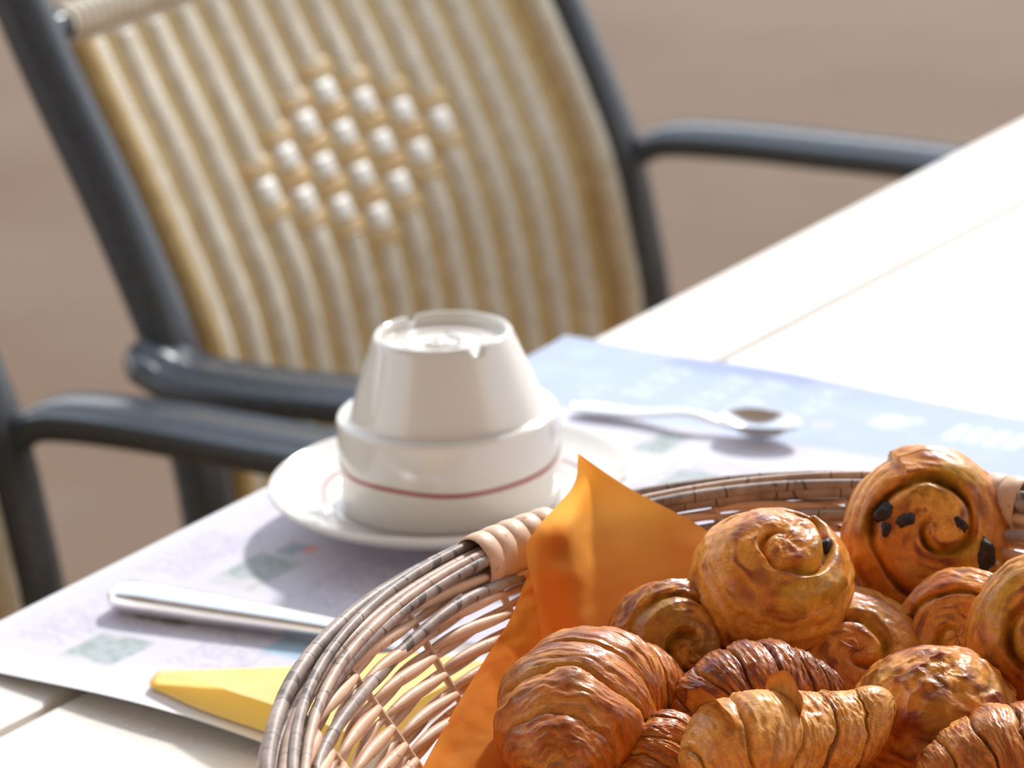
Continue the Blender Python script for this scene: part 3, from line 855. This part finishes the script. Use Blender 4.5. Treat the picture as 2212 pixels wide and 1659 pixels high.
def swirl(center, nrm, R, H, spin, label, seed, brown=.4, turns=2.2, raisins=(), dome=.25, amp=.0035, oval=1.0, wrinkle=.0, sgn=1, rise=.0, e_r=3.2):
    center = np.array(center, float)
    root = empty('raisin_swirl', tuple(center), label, 'pastry', 'raisin swirls in the basket')
    nth = 220; nt_, ns_, nb_ = 110, 40, 8
    th = np.arange(nth) / nth * 2 * PI
    # closed outline: superellipse cross-section, from the top axis over the flank to the underside
    q = np.concatenate([np.linspace(0, .55, nt_, endpoint=False), np.linspace(.55, .88, ns_, endpoint=False), np.linspace(.88, 1, nb_)])
    phi = np.interp(q, [0, .55, .72, .88, 1], [0, .30 * PI, .5 * PI, .72 * PI, PI])
    rr0 = np.abs(np.sin(phi)) ** (2 / e_r); zz0 = np.sign(np.cos(phi)) * np.abs(np.cos(phi)) ** (2 / 2.3)
    rr0[:nt_] = rr0[nt_] * np.linspace(0, 1, nt_, endpoint=False)
    zz0[:nt_] = (1 - np.clip(rr0[:nt_], 0, 1) ** 2.3 * .999) ** (1 / 2.3)
    zj = zz0[nt_ - 1] - np.cos(phi[nt_]) ** (2 / 2.3); zz0[nt_:] = np.where(zz0[nt_:] > 0, zz0[nt_:] * (1 + zj / max(zz0[nt_], 1e-6)), zz0[nt_:])
    rr0[0] = 0; rr0[-1] = 0
    Rg, Th = np.meshgrid(rr0, th, indexing='ij'); Zg = np.repeat(zz0[:, None], nth, 1); Qg = np.repeat(q[:, None], nth, 1)
    sx, sy, sz = seed * 3.1, seed * 1.7, seed * 2.3
    cn = np.stack([Rg * np.cos(Th) * 1.6 + sx, Rg * np.sin(Th) * 1.6 + sy, Zg * 1.2 + sz], -1)
    n1 = fnoise(cn, 3); n2 = fnoise(cn * 3.1, 3); n3 = fnoise(cn * 1.3 + 41, 2)
    thn = (Th / (2 * PI)) % 1
    tail = .085 * (thn - .5) * smooth(.3, .9, Rg)
    ph = Rg * turns - sgn * thn + .13 * n1
    fr = ph - np.floor(ph)
    topm = 1 - smooth(.46, .64, Qg)
    gd = np.minimum(fr, 1 - fr)
    groove = np.exp(-(gd / (.085 + .05 * n3)) ** 2) * topm * smooth(.05, .2, Rg)
    ridge = np.clip(np.sin(PI * fr) * 1.7, 0, 1)
    Hh = H / 2
    lat = 1 + tail + .035 * n1
    X = R * Rg * np.cos(Th) * lat; Y = R * oval * Rg * np.sin(Th) * lat
    Z = Hh * Zg + topm * (amp * (.45 + .55 * n3) * (ridge - .5) - amp * .8 * groove + rise * R * (1 - Rg) ** 1.3) * smooth(0, .12, Rg + .05)
    Z += topm * dome * R * (1 - Rg ** 2) * .5
    side = smooth(.50, .62, Qg) * (1 - smooth(.88, .95, Qg))
    lay = np.sin((Zg * 7 + 1.6 * n1 + .4 * n2 + sgn * thn * 2) * PI)
    # fine streaks follow the rolled dough
    st = vnoise(np.stack([fr * 9 + np.floor(ph) * 5 + .7 * n1, np.cos(Th) * 2.2 + seed, np.sin(Th) * 2.2], -1))
    st2 = vnoise(np.stack([Zg * 16 + 2 * n1, np.cos(Th) * 3 + seed, np.sin(Th) * 3], -1))
    streak = topm * st + (1 - topm) * st2
    disp = side * .0003 * lay + .0004 * n2 * (.5 + 2 * wrinkle) + .00022 * streak
    wr = np.clip(1 - np.abs(fnoise(cn * 1.25 + 31, 3)), 0, 1) ** 3; disp += wrinkle * .0034 * (wr - .4)
    disp += .0003 * (1 - np.abs(fnoise(cn * 4.5 + 13, 3)))
    nr = np.stack([Rg * np.cos(Th), Rg * np.sin(Th), Zg * .7], -1); nr /= np.linalg.norm(nr, axis=-1, keepdims=True) + 1e-9
    V = np.stack([X, Y, Z], -1) + nr * disp[..., None]
    gold = np.array([.60, .165, .014]); pale = np.array([.82, .37, .06]); dk = np.array([.20, .027, .004]); cust = np.array([.60, .33, .028])
    t = np.clip(.45 + .6 * n1 + .25 * n2, 0, 1)
    col = mixc(pale, gold, t)
    col = mixc(col, dk, np.clip(brown + .70 * n2 + .75 * streak + .60 * n3 - .12, 0, 1) * .85)
    col = mixc(col, cust, np.clip(groove * 1.2 * np.clip(.5 + 1.0 * fnoise(cn * 1.7 + 7, 2), 0, 1) + topm * np.clip(n3 * 1.3 - .05, 0, .8), 0, .9) * (1 - brown * .6))
    col = mixc(col, dk * .6, groove * np.clip(.2 + 1.2 * fnoise(cn * 2.1 + 3, 2), 0, .85))
    col = mixc(col, np.array([.26, .055, .022]), topm * np.clip(1.1 * st - .15 + .4 * (ridge - .6), 0, .75) * np.clip(.75 - n3, 0, 1))
    col = mixc(col, pale * 1.05, side * np.clip(.30 + .35 * lay + .5 * st2 - brown * .5, 0, .8))
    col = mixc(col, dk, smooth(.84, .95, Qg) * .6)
    Rm = np.array(rotz_to(nrm, spin))
    Wv = V @ Rm.T + center
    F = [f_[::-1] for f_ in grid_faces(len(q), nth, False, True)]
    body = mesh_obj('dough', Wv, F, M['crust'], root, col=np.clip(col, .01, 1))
    rnd = random.Random(seed)
    for (pr, pa, size, asp) in raisins:
        i = int(np.argmin(np.abs(rr0[:nt_ + 10] - pr))); j = int((pa % (2 * PI)) / (2 * PI) * nth) % nth
        p = Wv[i, j]; nv = np.array(rotz_to(nrm, spin) @ Vector((0, 0, 1)))
        make_raisin(p - nv * size * .55, size, asp, rnd, root)
    return root
def make_raisin(p, size, asp, rnd, parent):
    u = np.linspace(0, PI, 14); v = np.arange(20) / 20 * 2 * PI
    U, Vv = np.meshgrid(u, v, indexing='ij')
    D = np.stack([np.sin(U) * np.cos(Vv), np.sin(U) * np.sin(Vv), np.cos(U)], -1)
    s = rnd.random() * 20
    rad = 1 + .20 * fnoise(D * 1.9 + s, 3)
    Vx = D * rad[..., None] * np.array([size * asp, size, size * .8])
    Rm = np.array(Matrix.Rotation(rnd.uniform(0, PI), 3, 'Y') @ Matrix.Rotation(rnd.uniform(-.5, .5), 3, 'X'))
    o = mesh_obj('raisin', Vx @ Rm.T + p, [f_[::-1] for f_ in grid_faces(14, 20, False, True)], M['raisin'], parent)
    return o

def croissant(ctl, rads, label, seed, nseg=7, brown=.45, pale=.3, upv=(0, 0, 1), flakes=(), flat=.9, twist=.25, root_name='croissant'):
    ctl = np.array(ctl, float)
    nu, nv = 300, 110
    Sp = catmull(ctl, nu); rad = catmull(np.array(rads)[:, None], nu)[:, 0]
    s = np.linspace(-1, 1, nu)
    capf = np.clip(1 - np.abs(s) ** 14, 0, 1) ** .5
    root = empty(root_name, tuple(Sp[nu // 2] - np.array([0, 0, rad.max()])), label, 'croissant', 'croissants in the basket')
    Tg, Sd, Up = frames(Sp, False, upv)
    ph = np.arange(nv) / nv * 2 * PI
    Sg, Pg = np.meshgrid(s, ph, indexing='ij')
    cn = np.stack([Sg * 3.2 + seed, np.cos(Pg) * 1.1 + seed * 2, np.sin(Pg) * 1.1], -1)
    n1 = fnoise(cn, 3); n2 = fnoise(cn * 3.0 + 11, 3)
    # shingled wraps stepping down from the middle to both tips, edges slanting round the roll
    w = Sg * nseg / 2 + twist * np.sin(Pg + seed) + .17 * n1
    aw = np.abs(w) + .5
    k = np.floor(aw); u = aw - k
    prof_ = np.where(u < .86, .55 + .45 * np.sin(PI * np.clip((u + .12) / 1.15, 0, 1)), (1 - smooth(.86, 1.0, u)) * .8 + .02)
    # fine laminations running with the wraps: thin leaf edges, irregular
    wa = aw + .10 * n1
    lamA = fnoise(np.stack([wa * 7 + seed, np.cos(Pg) * 1.5 + seed, np.sin(Pg) * 1.5], -1), 2)
    lamB = fnoise(np.stack([wa * 19 + seed, np.cos(Pg) * 2.5, np.sin(Pg) * 2.5 + seed], -1), 2)
    saw = (wa * 5 + .8 * n1) % 1.0
    R = rad[:, None] * capf[:, None]
    sc_ = np.minimum(R / .014, 1)
    crk = 1 - np.abs(fnoise(cn * 4.2 + 3, 3))
    rr = R * (  .82 + .23 * prof_ + .04 * n1) + sc_ * (.00030 * lamA + .00028 * lamB + .0004 * (saw - .5) * (n2 > -.2) + .0006 * crk)
    V = Sp[:, None] + Sd[:, None] * (np.cos(Pg) * rr)[..., None] + Up[:, None] * (np.sin(Pg) * rr * flat)[..., None]
    gold = np.array([.60, .155, .012]); pl = np.array([.88, .45, .10]); dk = np.array([.16, .022, .004])
    topness = np.clip((np.sin(Pg) + .2) / 1.2, 0, 1)
    col = mixc(gold, dk, np.clip(brown * (.35 + .75 * topness) + .45 * n1 + .55 * lamA + .35 * lamB - .12, 0, 1))
    col = mixc(col, pl, np.clip(smooth(.76, .9, u) * .6 + .75 * np.clip(lamB + .1, 0, 1) + .6 * np.clip(-lamA, 0, 1) + pale - .30 + .45 * n2, 0, .95) * np.clip(.40 + pale, 0, 1))
    col = mixc(col, gold * .45, np.clip((lamB - .22) * 3, 0, 1) * .55)
    col = mixc(col, pl * np.array([1.0, 1.08, 1.3]), np.clip((-lamB - .25) * 3, 0, 1) * .5 * np.clip(.3 + pale, 0, 1))
    col = mixc(col, dk * .8, np.clip(smooth(.965, .995, u) + (1 - smooth(.0, .03, u)), 0, 1) * .7)
    F = [q_[::-1] for q_ in grid_faces(nu, nv, False, True)] + [tuple(range(nv)), tuple(range((nu - 1) * nv, nu * nv))[::-1]]
    mesh_obj('dough', V, F, M['crust'], root, col=np.clip(col, .01, 1))
    for (fs, fp, fl_, fw_, lift) in flakes:
        # a lifted sheet of crust along a wrap edge
        i = int((fs + 1) / 2 * (nu - 1)); j0 = int(fp / (2 * PI) * nv)
        hw = int(fw_ / (2 * PI) * nv)
        js = np.arange(j0 - hw, j0 + hw + 1); m = len(js)
        g = []
        for q in range(6):
            f = q / 5
            ii = min(max(i + int(f * fl_ * nu * (1 if fs >= 0 else -1)), 0), nu - 1)
            base = V[ii, js % nv]; out = base - Sp[ii]; out /= np.linalg.norm(out, axis=1, keepdims=True)
            env = np.cos(np.linspace(-PI / 2, PI / 2, m)) ** .6
            jag = 1 + .35 * np.array([vnoise(np.array([x * .33 + seed * 3, f, seed])) for x in range(m)])
            g.append(base + out * (-.0008 + (lift * f ** 1.3 * env * jag)[:, None]))
        g = np.array(g)
        c = np.broadcast_to(np.array([.74, .36, .07]), g.shape).copy(); c[3:] = (.62, .25, .04); c[5] = (.45, .15, .03)
        mesh_obj('flake', g, grid_faces(6, m), M['crust'], root, col=c)
    return root

swirl((0.1694, -0.2580, 0.8190), (.06, -.80, .50), .0318, .030, 1.9, 'big golden raisin swirl standing upright against the far rim, facing forward', 2, brown=.14, turns=1.75, amp=.0042, dome=.10, rise=.04,
      raisins=[(.54, .84, .0042, 1.2), (.32, .97, .0038, 1.2), (.30, 4.38, .0026, 1.3), (.64, 3.75, .0052, 1.4), (.52, 1.25, .0026, 1.2)])
swirl((0.1094, -0.2920, 0.8173), (.20, -.46, .86), .0290, .042, .6, 'round puffed raisin swirl with shiny top between orange napkin corner and upright swirl', 5, brown=.10, turns=1.5, amp=.0036, dome=.20,
      raisins=[(.55, 5.6, .0034, 1.3)])
swirl((0.0746, -0.3040, 0.8009), (.30, -.88, .36), .0245, .026, .3, 'dark brown raisin swirl tucked under the puffed one, one big raisin showing', 8, brown=.70, turns=1.7, amp=.0028, dome=.2,
      raisins=[(.42, 4.55, .0052, 1.2), (.45, 3.9, .0034, 1.3), (.62, .55, .0032, 1.2)])
swirl((0.1362, -0.3080, 0.7895), (.05, -.66, .75), .0300, .026, 2.4, 'flat golden raisin swirl lying in the middle of the basket', 11, brown=.10, turns=1.9, amp=.0024, dome=.1,
      raisins=[(.75, 3.4, .0030, 1.4), (.45, 5.9, .0022, 1.2)])
swirl((0.1768, -0.3040, 0.7963), (-.35, -.80, .45), .0260, .024, .9, 'golden raisin swirl half hidden behind the one at the right frame edge', 14, brown=.14, turns=1.7, amp=.0026, dome=.15,
      raisins=[(.60, 4.4, .0032, 1.5), (.72, 4.7, .0028, 1.2)])
swirl((0.2031, -0.3280, 0.8068), (-.25, -.88, .40), .0285, .026, 4.1, 'pale golden raisin swirl cut off by the right frame edge', 17, brown=.08, turns=1.8, amp=.0030, dome=.12,
      raisins=[(.35, 2.0, .0030, 1.2)])
swirl((0.1585, -0.3560, 0.7890), (.05, -.35, .93), .0285, .034, 3.0, 'glossy wrinkled brown swirl bun seen side-on below the half hidden one', 27, brown=.58, turns=1.0, amp=.0004, dome=.55, wrinkle=.4, e_r=2.4,
      raisins=[(.96, 1.38, .0040, 1.4)])
croissant([(0.0671, -0.3220, 0.7769), (0.0605, -0.3330, 0.7932), (0.0427, -0.3480, 0.8032), (0.0328, -0.3780, 0.8015), (0.0269, -0.4120, 0.7964)], [.008, .0185, .0245, .0230, .006],
      'large brown croissant at the left of the basket, its horn pointing towards the viewer', 3, nseg=8, brown=.45, pale=.30, upv=(.1, .3, 1), twist=.22)
croissant([(0.0732, -0.3620, 0.7886), (0.0845, -0.3520, 0.7980), (0.1015, -0.3470, 0.8010), (0.1184, -0.3420, 0.7972), (0.1285, -0.3370, 0.7948)], [.007, .0150, .0172, .0115, .005],
      'dark glossy croissant arched behind the pale flaky one', 6, nseg=8, brown=.85, pale=.10, upv=(0, -.3, 1), twist=.5)
croissant([(0.0724, -0.4120, 0.7942), (0.0871, -0.4020, 0.8035), (0.1046, -0.3920, 0.8005), (0.1238, -0.3840, 0.8007), (0.1408, -0.3780, 0.8095)], [.009, .0178, .0170, .0140, .0060],
      'pale golden flaky croissant at the front, torn edge raised, horn to the right', 9, nseg=5, brown=.0, pale=.95, upv=(0, -.2, 1), twist=.4,
      flakes=[(-.50, 1.9, .035, .75, .010), (-.05, 1.75, .03, .65, .009)])
croissant([(0.1425, -0.4000, 0.7743), (0.1585, -0.3960, 0.7855), (0.1744, -0.3920, 0.7893), (0.1949, -0.3880, 0.7887)], [.006, .0140, .0190, .0170],
      'golden croissant in the bottom right corner of the basket', 13, nseg=5, brown=.20, pale=.45, upv=(0, -.2, 1))
croissant([(0.0536, -0.3950, 0.7828), (0.0624, -0.3820, 0.7897), (0.0682, -0.3720, 0.7941), (0.0748, -0.3600, 0.7860)], [.008, .0125, .0110, .005],
      'narrow streaky croissant wedged between the large brown and the pale flaky one', 16, nseg=5, brown=.45, pale=.30, upv=(.5, -.5, 1))
